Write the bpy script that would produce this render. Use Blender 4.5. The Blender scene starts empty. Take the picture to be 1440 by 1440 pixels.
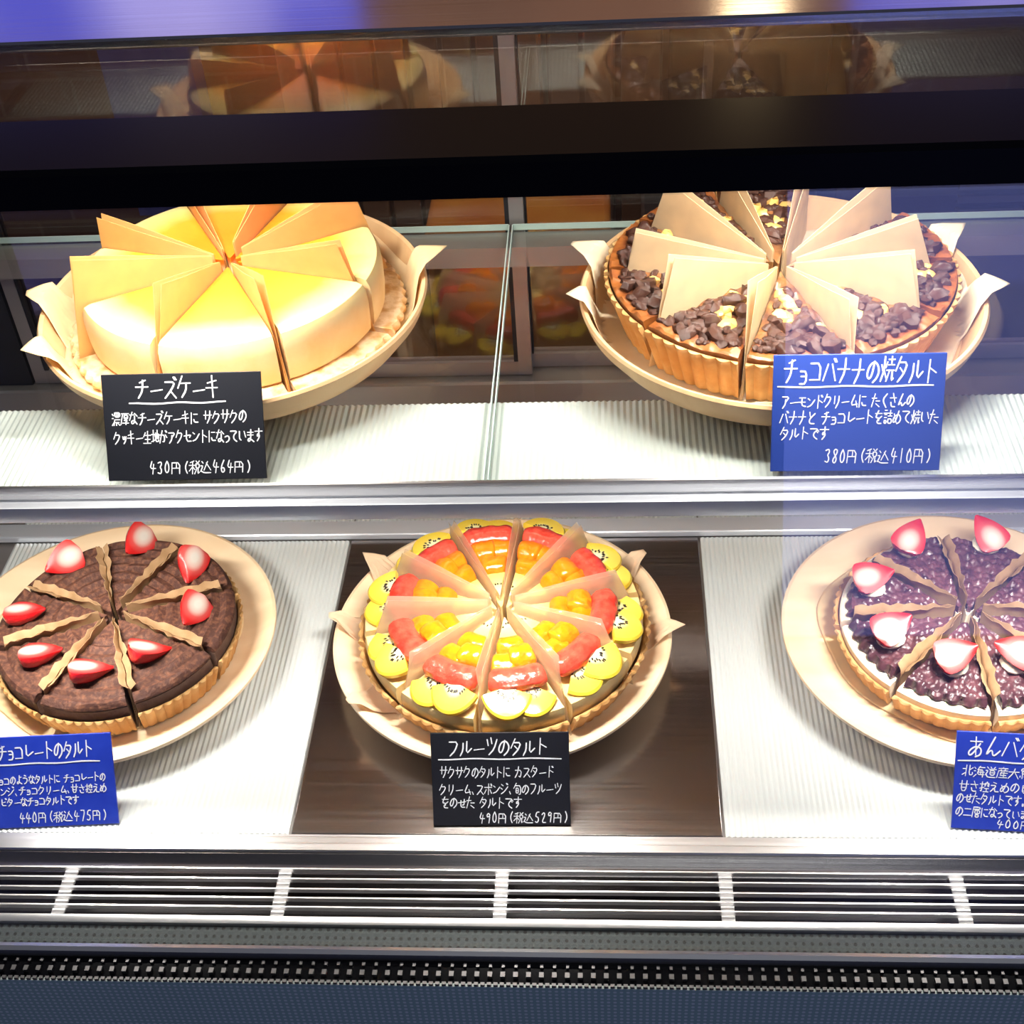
import bpy, math, random
from math import sin, cos, pi, radians as R
from mathutils import Vector, Matrix, noise
C = bpy.context.scene.collection
S = bpy.context.scene
rnd = random.Random(7)

# ------------------------------------------------------------------ camera
cam = bpy.data.objects.new('camera', bpy.data.cameras.new('camera')); C.objects.link(cam)
_r = Vector((0.99725706, 0.0482738, -0.0561071)); _u = Vector((0.01075309, 0.65550456, 0.75511466)); _f = Vector((-0.07323071, 0.75364675, -0.65318745))
m = Matrix((_r, _u, -_f)).transposed().to_4x4(); m.translation = Vector((0.04528619, -0.63341027, 0.88922391))
cam.matrix_world = m
cam.data.sensor_fit = 'HORIZONTAL'; cam.data.sensor_width = 36; cam.data.lens = 1889.9 / 1440 * 36
cam.data.clip_start = 0.02
S.camera = cam
# ------------------------------------------------------------------ world, lights, exposure
w = bpy.data.worlds.new('world'); S.world = w; w.use_nodes = True
w.node_tree.nodes['Background'].inputs[0].default_value = (0.55, 0.6, 0.8, 1)
w.node_tree.nodes['Background'].inputs[1].default_value = 0.07
S.view_settings.view_transform = 'Standard'; S.view_settings.look = 'None'
S.view_settings.exposure = 0.35; S.view_settings.gamma = 1.0; S.view_settings.use_curve_mapping = False
S.cycles.transparent_max_bounces = 40; S.cycles.max_bounces = 10
def area(name, loc, rot, sx, sy, power, col, spread=180):
    l = bpy.data.lights.new(name, 'AREA'); l.shape = 'RECTANGLE'; l.size = sx; l.size_y = sy; l.energy = power; l.color = col; l.spread = R(spread)
    o = bpy.data.objects.new(name, l); C.objects.link(o); o.location = loc; o.rotation_euler = rot; return o
for _x in (-.25, .18):
    area('canopy_led', (_x, 0.236, 0.547), (R(-4), 0, 0), .16, 0.022, 0.85, (1, 0.95, 0.87), 120)
    area('canopy_front_led', (_x, 0.099, 0.533), (R(12), 0, 0), .16, 0.014, 0.82, (1, 0.95, 0.87), 125)
for _x in (-.41, -.05, .345):
    area('shelf_led', (_x, 0.112, 0.286), (R(4), 0, 0), .14, 0.02, 0.78, (1, 0.96, 0.9), 105)
area('shop_lamp', (-0.2, 1.25, 1.9), (R(10), 0, 0), 1.6, 0.5, 16, (1, 0.82, 0.6))
area('street_lamp', (0.3, -2.0, 2.3), (R(-20), 0, 0), 1.2, 0.6, 7, (0.9, 0.95, 1))

# ------------------------------------------------------------------ helpers
class MB:
    def __init__(s): s.v = []; s.f = []
    def add(s, vs, fs):
        n = len(s.v); s.v += [tuple(p) for p in vs]; s.f += [tuple(i + n for i in f) for f in fs]
    def box(s, x0, x1, y0, y1, z0, z1):
        s.add([(x0,y0,z0),(x1,y0,z0),(x1,y1,z0),(x0,y1,z0),(x0,y0,z1),(x1,y0,z1),(x1,y1,z1),(x0,y1,z1)],
              [(0,3,2,1),(4,5,6,7),(0,1,5,4),(1,2,6,5),(2,3,7,6),(3,0,4,7)])
    def prism(s, prof, x0, x1):       # closed (y,z) outline run along x
        n = len(prof)
        s.add([(x0,y,z) for y,z in prof] + [(x1,y,z) for y,z in prof],
              [tuple(range(n)), tuple(range(2*n-1, n-1, -1))] + [(i, i+n, (i+1)%n+n, (i+1)%n) for i in range(n)])
    def lathe(s, prof, n=96):
        vs = []; fs = []
        for r, z in prof:
            for i in range(n):
                a = 2*pi*i/n; vs.append((max(r,1e-5)*cos(a), max(r,1e-5)*sin(a), z))
        for k in range(len(prof)-1):
            for i in range(n):
                j = (i+1) % n; fs.append((k*n+i, k*n+j, (k+1)*n+j, (k+1)*n+i))
        s.add(vs, fs)
    def blob(s, c, r, n=8, rows=6, sq=(1,1,1), jit=0.0, M=None, rg=rnd):
        vs = []; fs = []
        for k in range(rows+1):
            t = pi*k/rows
            for i in range(n):
                a = 2*pi*i/n; q = 1 + jit*(rg.random()-.5)
                p = Vector((sin(t)*cos(a)*sq[0], sin(t)*sin(a)*sq[1], cos(t)*sq[2])) * r * q
                if M: p = M @ p
                vs.append((p.x+c[0], p.y+c[1], p.z+c[2]))
        for k in range(rows):
            for i in range(n):
                j = (i+1) % n; fs.append((k*n+i, (k+1)*n+i, (k+1)*n+j, k*n+j))
        s.add(vs, fs)
    def build(s, name, mat, parent=None, smooth=True, kind=None, weld=True, ang=35):
        me = bpy.data.meshes.new(name); me.from_pydata(s.v, [], s.f); me.materials.append(mat)
        o = bpy.data.objects.new(name, me); C.objects.link(o)
        import bmesh
        b = bmesh.new(); b.from_mesh(me)
        if weld: bmesh.ops.remove_doubles(b, verts=b.verts, dist=1e-6)
        bmesh.ops.recalc_face_normals(b, faces=b.faces)
        if smooth:
            for f in b.faces: f.smooth = True
            for e in b.edges:
                if len(e.link_faces) == 2 and e.calc_face_angle(0) > R(ang): e.smooth = False
        b.to_mesh(me); b.free()
        if parent: o.parent = parent
        if kind: o['kind'] = kind
        return o
def bevel(o, w, n=2):
    md = o.modifiers.new('bevel', 'BEVEL'); md.width = w; md.segments = n; md.limit_method = 'ANGLE'; md.angle_limit = R(40); return o
def empty(name, loc, rot=(0,0,0)):
    o = bpy.data.objects.new(name, None); C.objects.link(o); o.location = loc; o.rotation_euler = rot; o.empty_display_size = .02; return o
def tag(o, label, cat, group=None):
    o['label'] = label; o['category'] = cat
    if group: o['group'] = group
    return o

# ------------------------------------------------------------------ materials
def nodes(name):
    m = bpy.data.materials.new(name); m.use_nodes = True; t = m.node_tree; t.nodes.clear()
    return m, t.nodes, t.links
def N(ns, kind, **kw):
    n = ns.new(kind)
    for k, v in kw.items(): setattr(n, k, v)
    return n
def ramp(ns, stops):
    n = ns.new('ShaderNodeValToRGB'); e = n.color_ramp.elements
    while len(e) < len(stops): e.new(0.5)
    for i, (p, c) in enumerate(stops): e[i].position = p; e[i].color = (*c, 1)
    return n
def mat(name, col, rough=.5, metal=0, col2=None, scale=30, stretch=(1,1,1), lo=.35, hi=.65, bump=0, bscale=200, bstretch=None, sss=0, coat=0, spec=.5, detail=4, emit=0, trans=0):
    m, ns, ln = nodes(name)
    out = N(ns,'ShaderNodeOutputMaterial'); p = N(ns,'ShaderNodeBsdfPrincipled'); ln.new(p.outputs[0], out.inputs[0])
    p.inputs['Base Color'].default_value = (*col,1); p.inputs['Roughness'].default_value = rough; p.inputs['Metallic'].default_value = metal
    p.inputs['Specular IOR Level'].default_value = spec; p.inputs['Coat Weight'].default_value = coat; p.inputs['Coat Roughness'].default_value = .06
    if sss:
        p.inputs['Subsurface Weight'].default_value = sss; p.inputs['Subsurface Radius'].default_value = (1,.5,.25); p.inputs['Subsurface Scale'].default_value = .006
    if emit:
        p.inputs['Emission Color'].default_value = (*col,1); p.inputs['Emission Strength'].default_value = emit
    tc = N(ns,'ShaderNodeTexCoord')
    def tex(sc, st):
        mp = N(ns,'ShaderNodeMapping'); mp.inputs['Scale'].default_value = st; ln.new(tc.outputs['Object'], mp.inputs[0])
        n = N(ns,'ShaderNodeTexNoise'); n.inputs['Scale'].default_value = sc; n.inputs['Detail'].default_value = detail; ln.new(mp.outputs[0], n.inputs['Vector']); return n
    if col2:
        n = tex(scale, stretch); r = ramp(ns, [(lo,col),(hi,col2)]); ln.new(n.outputs[0], r.inputs[0]); ln.new(r.outputs[0], p.inputs['Base Color'])
    if bump:
        n = tex(bscale, bstretch or (1,1,1)); b = N(ns,'ShaderNodeBump'); b.inputs['Strength'].default_value = bump; b.inputs['Distance'].default_value = .002
        ln.new(n.outputs[0], b.inputs['Height']); ln.new(b.outputs[0], p.inputs['Normal'])
    m['p'] = p.name
    return m
def glass(name, tint, f0=.04, opaque=0.0):
    m, ns, ln = nodes(name)
    out = N(ns,'ShaderNodeOutputMaterial'); t = N(ns,'ShaderNodeBsdfTransparent'); g = N(ns,'ShaderNodeBsdfGlossy'); mx = N(ns,'ShaderNodeMixShader')
    t.inputs[0].default_value = (*tint,1); g.inputs['Roughness'].default_value = .0
    lw = N(ns,'ShaderNodeLayerWeight'); lw.inputs[0].default_value = .5
    pw = N(ns,'ShaderNodeMath', operation='POWER'); pw.inputs[1].default_value = 5; ln.new(lw.outputs['Facing'], pw.inputs[0])
    ma = N(ns,'ShaderNodeMath', operation='MULTIPLY_ADD'); ma.inputs[1].default_value = 1-f0; ma.inputs[2].default_value = f0; ln.new(pw.outputs[0], ma.inputs[0])
    ln.new(ma.outputs[0], mx.inputs[0]); ln.new(t.outputs[0], mx.inputs[1]); ln.new(g.outputs[0], mx.inputs[2]); ln.new(mx.outputs[0], out.inputs[0])
    return m
def paper(name, col, transl=.45, clear=0, col2=None):
    m, ns, ln = nodes(name)
    out = N(ns,'ShaderNodeOutputMaterial'); d = N(ns,'ShaderNodeBsdfDiffuse'); t = N(ns,'ShaderNodeBsdfTranslucent'); mx = N(ns,'ShaderNodeMixShader'); mx.inputs[0].default_value = transl
    tc = N(ns,'ShaderNodeTexCoord'); n = N(ns,'ShaderNodeTexNoise'); n.inputs['Scale'].default_value = 60; n.inputs['Detail'].default_value = 6; ln.new(tc.outputs['Object'], n.inputs['Vector'])
    r = ramp(ns, [(.3, col), (.75, col2 or tuple(c*.86 for c in col))]); ln.new(n.outputs[0], r.inputs[0])
    for q in (d, t): ln.new(r.outputs[0], q.inputs[0])
    ln.new(d.outputs[0], mx.inputs[1]); ln.new(t.outputs[0], mx.inputs[2]); last = mx
    if clear:
        tr = N(ns,'ShaderNodeBsdfTransparent'); tr.inputs[0].default_value = (1,.97,.92,1); m2 = N(ns,'ShaderNodeMixShader'); m2.inputs[0].default_value = clear
        ln.new(mx.outputs[0], m2.inputs[1]); ln.new(tr.outputs[0], m2.inputs[2]); last = m2
    ln.new(last.outputs[0], out.inputs[0]); return m
def radial(name, stops, R0, side=None, zs=(.0,.05), rough=.4, sss=0, coat=0, bump=0, bscale=150, mottle=0, mscale=60, shift=0.0):
    """colour by distance from the slice's point (stops over r/R0); below the z range the side colour, with mottling"""
    m = mat(name, stops[0][1], rough=rough, sss=sss, coat=coat, bump=bump, bscale=bscale)
    ns, ln = m.node_tree.nodes, m.node_tree.links; p = ns[m['p']]
    tc = N(ns,'ShaderNodeTexCoord'); sp = N(ns,'ShaderNodeSeparateXYZ'); ln.new(tc.outputs['Object'], sp.inputs[0])
    cb = N(ns,'ShaderNodeCombineXYZ'); ln.new(sp.outputs[0], cb.inputs[0]); ln.new(sp.outputs[1], cb.inputs[1])
    le = N(ns,'ShaderNodeVectorMath', operation='LENGTH'); ln.new(cb.outputs[0], le.inputs[0])
    n = N(ns,'ShaderNodeTexNoise'); n.inputs['Scale'].default_value = mscale; n.inputs['Detail'].default_value = 5; ln.new(tc.outputs['Object'], n.inputs['Vector'])
    mm = N(ns,'ShaderNodeMath', operation='MULTIPLY_ADD'); mm.inputs[1].default_value = 1/R0; ln.new(le.outputs['Value'], mm.inputs[0])
    nn = N(ns,'ShaderNodeMath', operation='MULTIPLY_ADD'); nn.inputs[1].default_value = mottle; nn.inputs[2].default_value = -mottle*.5; ln.new(n.outputs[0], nn.inputs[0]); ln.new(nn.outputs[0], mm.inputs[2])
    r = ramp(ns, stops); ln.new(mm.outputs[0], r.inputs[0]); last = r.outputs[0]
    if side:
        mr = N(ns,'ShaderNodeMapRange'); mr.inputs[1].default_value, mr.inputs[2].default_value = zs; ln.new(sp.outputs[2], mr.inputs[0])
        mx = N(ns,'ShaderNodeMix', data_type='RGBA'); ln.new(mr.outputs[0], mx.inputs[0])
        sr = ramp(ns, [(.3, side[0]), (.7, side[1])]); ln.new(n.outputs[0], sr.inputs[0]); ln.new(sr.outputs[0], mx.inputs[6]); ln.new(last, mx.inputs[7]); last = mx.outputs[2]
    ln.new(last, p.inputs['Base Color']); return m
def brushed(name, col, rough=.28, stretch=(2,300,300), amt=.04, metal=1):
    m = mat(name, col, rough=rough, metal=metal, bump=amt, bscale=1, bstretch=stretch)
    ns, ln = m.node_tree.nodes, m.node_tree.links; p = ns[m['p']]
    tc = N(ns,'ShaderNodeTexCoord'); mp = N(ns,'ShaderNodeMapping'); mp.inputs['Scale'].default_value = stretch; ln.new(tc.outputs['Object'], mp.inputs[0])
    n = N(ns,'ShaderNodeTexNoise'); n.inputs['Scale'].default_value = 1.3; n.inputs['Detail'].default_value = 5; ln.new(mp.outputs[0], n.inputs['Vector'])
    mr = N(ns,'ShaderNodeMapRange'); mr.inputs[3].default_value = rough*.7; mr.inputs[4].default_value = rough*1.4; ln.new(n.outputs[0], mr.inputs[0]); ln.new(mr.outputs[0], p.inputs['Roughness'])
    return m
def dotted(name, base, hole, pitch, rad, rough=.3, metal=.8, axes=(0,2)):
    m = mat(name, base, rough=rough, metal=metal); ns, ln = m.node_tree.nodes, m.node_tree.links; p = ns[m['p']]
    tc = N(ns,'ShaderNodeTexCoord'); sp = N(ns,'ShaderNodeSeparateXYZ'); ln.new(tc.outputs['Object'], sp.inputs[0]); outs = []
    for a in axes:
        d = N(ns,'ShaderNodeMath', operation='MULTIPLY'); d.inputs[1].default_value = 1/pitch; ln.new(sp.outputs[a], d.inputs[0])
        f = N(ns,'ShaderNodeMath', operation='FRACT'); ln.new(d.outputs[0], f.inputs[0])
        s_ = N(ns,'ShaderNodeMath', operation='SUBTRACT'); s_.inputs[1].default_value = .5; ln.new(f.outputs[0], s_.inputs[0]); outs.append(s_)
    cb = N(ns,'ShaderNodeCombineXYZ'); ln.new(outs[0].outputs[0], cb.inputs[0]); ln.new(outs[1].outputs[0], cb.inputs[1])
    le = N(ns,'ShaderNodeVectorMath', operation='LENGTH'); ln.new(cb.outputs[0], le.inputs[0])
    lt = N(ns,'ShaderNodeMath', operation='LESS_THAN'); lt.inputs[1].default_value = rad; ln.new(le.outputs['Value'], lt.inputs[0])
    mx = N(ns,'ShaderNodeMix', data_type='RGBA'); mx.inputs[6].default_value = (*base,1); mx.inputs[7].default_value = (*hole,1); ln.new(lt.outputs[0], mx.inputs[0]); ln.new(mx.outputs[2], p.inputs['Base Color'])
    return m
def brick(name, c1, c2, mortar, scale=1, axes=None, rough=.6):
    m = mat(name, c1, rough=rough); ns, ln = m.node_tree.nodes, m.node_tree.links; p = ns[m['p']]
    tc = N(ns,'ShaderNodeTexCoord'); mp = N(ns,'ShaderNodeMapping'); mp.inputs['Rotation'].default_value = (R(90), 0, 0); ln.new(tc.outputs['Object'], mp.inputs[0])
    b = N(ns,'ShaderNodeTexBrick'); b.inputs['Scale'].default_value = scale; b.inputs['Color1'].default_value = (*c1,1); b.inputs['Color2'].default_value = (*c2,1); b.inputs['Mortar'].default_value = (*mortar,1)
    b.inputs['Mortar Size'].default_value = .012; b.inputs['Brick Width'].default_value = .5; b.inputs['Row Height'].default_value = .25
    ln.new(mp.outputs[0], b.inputs['Vector']); ln.new(b.outputs[0], p.inputs['Base Color']); return m
def plain_emit(name, col, k, col2=None):
    m, ns, ln = nodes(name); out = N(ns,'ShaderNodeOutputMaterial'); e = N(ns,'ShaderNodeEmission'); e.inputs[0].default_value = (*col,1); e.inputs[1].default_value = k; ln.new(e.outputs[0], out.inputs[0])
    if col2:
        tc = N(ns,'ShaderNodeTexCoord'); n = N(ns,'ShaderNodeTexNoise'); n.inputs['Scale'].default_value = 3.2; n.inputs['Detail'].default_value = 2; ln.new(tc.outputs['Object'], n.inputs['Vector'])
        r = ramp(ns, [(.40, col), (.62, col2)]); ln.new(n.outputs[0], r.inputs[0]); ln.new(r.outputs[0], e.inputs[0])
    return m
    m, ns, ln = nodes(name); out = N(ns,'ShaderNodeOutputMaterial'); e = N(ns,'ShaderNodeEmission'); e.inputs[0].default_value = (*col,1); e.inputs[1].default_value = k; ln.new(e.outputs[0], out.inputs[0]); return m

STEEL = brushed('brushed_steel', (.74,.73,.74))
STEELX = brushed('tray_steel', (.34,.31,.30), rough=.2, stretch=(2,240,240), amt=.05)
STEELTOP = brushed('top_steel', (.55,.52,.58), rough=.15, amt=.03)
ALU = mat('aluminium', (.82,.81,.82), rough=.3, metal=.9)
DARKALU = mat('grey_aluminium', (.36,.33,.32), rough=.42, metal=.7)
SATIN = mat('satin_aluminium', (.74,.76,.82), rough=.3, metal=.45)
CLIP = mat('dull_clip_metal', (.20,.19,.19), rough=.4, metal=.9)
WHITEM = mat('white_metal', (.85,.84,.84), rough=.35, metal=.1)
BLACK = mat('black_gloss', (.006,.006,.008), rough=.2, spec=.06)
BLACKM = mat('black_matt', (.008,.008,.01), rough=.5)
TROUGH = mat('dark_trough', (.045,.043,.045), rough=.3, metal=.8)
RIDGE = mat('ridged_plastic', (.66,.69,.68), rough=.32, metal=.15)
GLASS = glass('clear_glass', (.97,.985,.975)); FRONTG = glass('front_pane_glass', (.985,.99,.985), f0=.045); DOORG = glass('door_glass', (.80,.76,.74), f0=.09)
GEDGE = mat('glass_edge', (.55,.68,.64), rough=.1)
WOODP = mat('birch_wood', (.90,.70,.47), rough=.5, col2=(.80,.56,.33), scale=6, stretch=(1,9,1), lo=.3, hi=.75, bump=.05, bscale=40, bstretch=(1,12,1))
WOODD = mat('birch_wood_bowl', (.72,.48,.25), rough=.5, col2=(.54,.32,.15), scale=6, stretch=(1,9,1), lo=.3, hi=.75)

# ------------------------------------------------------------------ room around the case
FL = MB(); FL.box(-3,3,-4,2.2,-.8,-.75); FL.build('floor', mat('floor_tile', (.16,.12,.10), rough=.35, col2=(.22,.16,.13), scale=3), kind='structure')
BK = MB(); BK.box(-3,3,1.9,2.0,-.75,2.4); BK.build('wall_back', brick('brick', (.22,.105,.06), (.14,.07,.045), (.24,.16,.11), scale=3.2), kind='structure')
FW = MB(); FW.box(-3,3,-3.6,-3.5,-.75,2.4); FW.build('wall_front', mat('street_wall', (.10,.09,.10), rough=.8, col2=(.16,.13,.12), scale=2), kind='structure')
BLUE = plain_emit('daylight_window', (.26,.33,1.0), 1.7)
BLUE2 = plain_emit('daylight_window_high', (.09,.10,.62), 1.15, (.50,.46,.92))
def win(i, x0, x1, y, z0, z1, mt, d=.04):
    b = MB(); b.box(x0,x1,y-d/2,y+d/2,z0,z1); b.build('window_%d' % i, mt, kind='structure')
win(1, .60, 1.75, -3.48, -.74, 1.0, BLUE); win(2, -2.7, -2.0, -3.48, -.1, 1.0, BLUE)  # the second is an unseen glowing panel added for blue reflections in the steel
win(3, -1.35, -.42, 1.88, .70, 1.27, BLUE2); win(4, .50, 1.3, 1.88, .70, 1.25, BLUE2)

# ------------------------------------------------------------------ things in the back room
PLANK = mat('plank_wood', (.40,.24,.13), rough=.5, col2=(.33,.19,.10), scale=4, stretch=(6,6,.6))
def cupboard(name, x0, x1, y, z1, mt, label, cat, nplank, groove):
    r = empty(name, ((x0+x1)/2, y+.1, -.75)); r['label'] = label; r['category'] = cat
    b = MB(); b.box((x0-x1)/2, (x1-x0)/2, -.08, .12, 0, z1+.75); b.build('carcass', mt, r)
    wd = (x1-x0)/nplank
    g = MB()
    for i in range(nplank):
        xa = (x0-x1)/2 + i*wd; g.box(xa+groove, xa+wd-groove, -.1, -.081, .02, z1+.73)
    bevel(g.build('plank_front', mt, r), .003); return r
cupboard('plank_cupboard', -.50, -.06, 1.5, .20, PLANK, 'brown vertical-plank cupboard behind the left sliding door', 'cupboard', 8, .004)
cupboard('plank_cupboard', -.05, .06, 1.5, .20, mat('plank_grey', (.30,.24,.20), rough=.5), 'narrow grey-brown plank cupboard behind the right sliding door', 'cupboard', 2, .004)
b = MB(); b.box(.07,.13,1.42,1.5,-.75,.35); tag(b.build('wooden_post', PLANK), 'square brown post beside the narrow plank cupboard', 'post')
b = MB(); b.box(.145,.40,1.46,1.7,-.75,.16); r = tag(bevel(b.build('dark_cabinet', mat('dark_brown', (.035,.022,.018), rough=.35)), .006), 'dark brown cabinet standing right of the wooden post', 'cabinet')
b = MB(); b.box(.20,.214,1.445,1.459,-.35,.05); b.build('handle', DARKALU, r)
b = MB(); b.box(.43,1.05,1.45,1.75,-.75,.22); fr = tag(bevel(b.build('refrigerator', mat('violet_grey', (.17,.13,.15), rough=.35, metal=.3)), .01), 'violet-grey refrigerator with slotted vent at the far right', 'refrigerator')
for k in range(6):
    b = MB(); b.box(.63,.74,1.44,1.449,-.33+k*.024,-.318+k*.024); b.build('vent_slat', DARKALU, fr)
b = MB(); b.box(-.83,-.67,1.60,1.66,-.30,.3); tag(b.build('blue_reflection_strip', mat('blue_reflection', (.08,.12,.62), rough=.6, col2=(.22,.26,.75), scale=5, stretch=(2,1,.4))), 'bright blue strip painted as a reflection in front of the brick wall', 'reflection')  # slab coloured blue to stand for a reflection in the glass
b = MB(); b.box(.10,.33,1.18,1.35,-.75,-.05); bx = tag(b.build('carton', mat('grey_card', (.30,.26,.23), rough=.7)), 'grey carton lettered ROOM behind the chocolate banana tart', 'carton')
b = MB(); b.box(-.23,.05,1.15,1.38,-.75,-.10); tag(bevel(b.build('orange_crate', mat('orange_plastic', (.62,.20,.03), rough=.5, col2=(.75,.35,.06), scale=9)), .01), 'orange crate behind the seam of the glass shelf', 'crate')

wl = tag(empty('wall_lamp', (.30, 1.9, 1.12)), 'warm glowing globe lamp on the brick wall behind the case', 'lamp')
b = MB(); b.box(-.012,.012,-.16,0,-.012,.012); b.build('arm', DARKALU, wl)
b = MB(); b.blob((0,-.21,0), .055, 20, 12); b.build('globe', plain_emit('warm_globe', (1,.72,.38), 7), wl)

# ------------------------------------------------------------------ the display case
X0, X1 = -.64, .60
case = tag(empty('display_case', (0, 0.15, -.75)), 'long steel and glass refrigerated display case holding the tarts', 'display case')
def P(mb, name, mt, smooth=True, par=None):
    o = mb.build(name, mt, None, smooth); o.parent = par or case; o.matrix_parent_inverse = Matrix.Identity(4)
    if par is None: o.data.transform(Matrix.Translation(-Vector((0, .15, -.75))))
    else:
        o.data.transform(Matrix.Translation(-Vector((0, .15, -.75))))
    return o
b = MB(); b.box(X0,X1,0,.44,-.06,-.004); P(b,'deck_base',DARKALU)
b = MB(); b.prism([(.0,-.06),(.0,.0012),(-.0145,.0012),(-.0155,0),(-.0155,-.06)],X0,X1); P(b,'front_ledge',STEEL)
b = MB(); b.prism([(-.0157,-.06),(-.0157,-.0015),(-.0165,-.0015),(-.0285,-.0115),(-.0285,-.06)],X0,X1); P(b,'vent_slope',STEELX)
b = MB(); b.prism([(-.03,-.06),(-.03,-.040),(-.080,-.034),(-.080,-.06)],X0,X1); P(b,'vent_trough',TROUGH)
for i, yy in enumerate((-.0315,-.0405,-.0495,-.0575,-.0655)):
    b = MB(); b.prism([(yy-.0007,-.0040),(yy-.0002,.0),(yy+.0010,.0),(yy+.0006,-.0042)],X0,X1); P(b,'louver',ALU,False)
b = MB(); b.prism([(-.0805,-.034),(-.0805,.0005),(-.0785,.0015),(-.0745,.0015),(-.0735,0),(-.0735,-.006),(-.0765,-.006),(-.0765,-.034)],X0,X1); P(b,'vent_edge_rail',ALU)
for xc in (-.560,-.386,-.2133,-.042,.130,.304,.478):
    b = MB(); b.box(xc-.005,xc+.005,-.0745,-.030,-.0085,-.0065); P(b,'vent_strut',WHITEM)
b = MB(); b.prism([(-.081,-.06),(-.081,-.003),(-.0985,-.006),(-.0985,-.06)],X0,X1); P(b,'perforated_strip',dotted('perforated_dark',(.050,.062,.065),(.001,.001,.001),.0062,.22,rough=.6,metal=0,axes=(0,1)))
b = MB(); b.prism([(-.0990,-.06),(-.0990,.001),(-.1025,.0025),(-.1055,.001),(-.1055,-.06)],X0,X1); P(b,'glass_rail',ALU)
b = MB(); b.prism([(-.106,-.06),(-.106,-.006),(-.1235,-.006),(-.1235,-.06)],X0,X1); P(b,'front_sill',BLACK)
b = MB(); x = X0
while x < X1:
    b.box(x,x+.0034,-.1195,-.1155,-.006,-.0025); b.box(x+.0006,x+.0028,-.1112,-.1085,-.006,-.0040); x += .0094
P(b,'clip_strip',CLIP,False)
b = MB(); x = X0
while x < X1:
    b.box(x,x+.0030,-.1262,-.1240,-.005,-.0025); x += .0047
P(b,'beaded_edge',CLIP,False)
b = MB(); b.box(X0,X1,-.1265,-.1240,-.60,-.005); P(b,'front_panel',dotted('dotted_front',(.30,.46,.40),(.62,.70,.66),.0047,.28,rough=.4,metal=.1))
b = MB(); b.box(X0,X1,-.10,.44,-.75,-.06); P(b,'cabinet_base',BLACKM)
# rear of the deck
b = MB(); b.prism([(.3535,0),(.3535,.0055),(.3545,.0065),(.3735,.0065),(.3735,0)],X0,X1); P(b,'deck_rear_rail',SATIN)
b = MB(); b.prism([(.434,-.004),(.434,.112),(.455,.112),(.455,-.004)],X0,X1); P(b,'rear_panel',STEELX)
b = MB(); b.prism([(.426,.1125),(.426,.134),(.428,.136),(.458,.136),(.458,.1125)],X0,X1); P(b,'door_sill_rail',DARKALU)
# rear sliding doors
def door(x0, x1, yy):
    f = MB(); t = .013
    for a, c in ((x0, x0+t), (x1-t, x1)): f.box(a,c,yy-.006,yy+.006,.137,.545)
    f.box(x0+t,x1-t,yy-.006,yy+.006,.137,.152); f.box(x0+t,x1-t,yy-.006,yy+.006,.53,.545)
    fo = P(f,'sliding_door',DARKALU)
    for a in (x0+t, x1-t-.004):
        g = MB(); g.box(a,a+.004,yy-.0055,yy+.0055,.152,.53); P(g,'door_gasket',BLACKM,True,fo)
    p = MB(); p.box(x0+t+.004,x1-t-.004,yy-.002,yy+.002,.152,.53); P(p,'door_pane',DOORG,True,fo)
door(-.525,-.029,.444); door(-.0445,.50,.457)
for a, c in ((X0,-.527),(.502,X1)):
    b = MB(); b.box(a,c,.436,.462,.137,.548); P(b,'rear_post',BLACKM)
b = MB(); b.box(X0-.006,X0,-.05,.46,-.004,.50); P(b,'end_pane',GLASS)
b = MB(); b.box(X1,X1+.006,-.05,.46,-.004,.50); P(b,'end_pane',GLASS)
# shelf supports and the light rail under the shelf front
b = MB(); b.prism([(.0755,.2935),(.0730,.2935),(.0730,.3040),(.0755,.3040)],X0,X1); P(b,'shelf_lip',STEEL)
b = MB(); b.prism([(.0640,.2925),(.0640,.2868),(.0686,.2755),(.094,.2755),(.094,.2925)],X0,X1); P(b,'shelf_rail',SATIN)
b = MB(); b.prism([(.405,.276),(.405,.2955),(.432,.2955),(.432,.276)],X0,X1); P(b,'shelf_rear_support',DARKALU)
for xx in (-.616,.572):
    b = MB(); b.box(xx,xx+.012,.095,.404,.276,.2955); P(b,'shelf_bracket',DARKALU)
# front glass, canopy, roof
ta = math.tan(R(15)); GZ = .534
yf = lambda z: -.1025 + z*ta
b = MB(); b.prism([(yf(.003),.003),(yf(GZ),GZ),(yf(GZ)+.006,GZ-.0008),(yf(.003)+.006,.0022)],X0,X1); P(b,'front_pane',FRONTG,False)
b = MB(); b.prism([(.040,.5355),(.040,.556),(.043,.559),(.107,.559),(.107,.5355)],X0,X1); P(b,'canopy',BLACK)
b = MB(); b.prism([(.1075,.545),(.222,.5535),(.222,.5585),(.1075,.550)],X0,X1); P(b,'roof_pane',GLASS)
b = MB(); b.prism([(.2225,.555),(.2225,.5605),(.2240,.562),(.47,.562),(.47,.549),(.30,.549)],X0,X1); P(b,'top_panel',STEELTOP)

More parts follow.
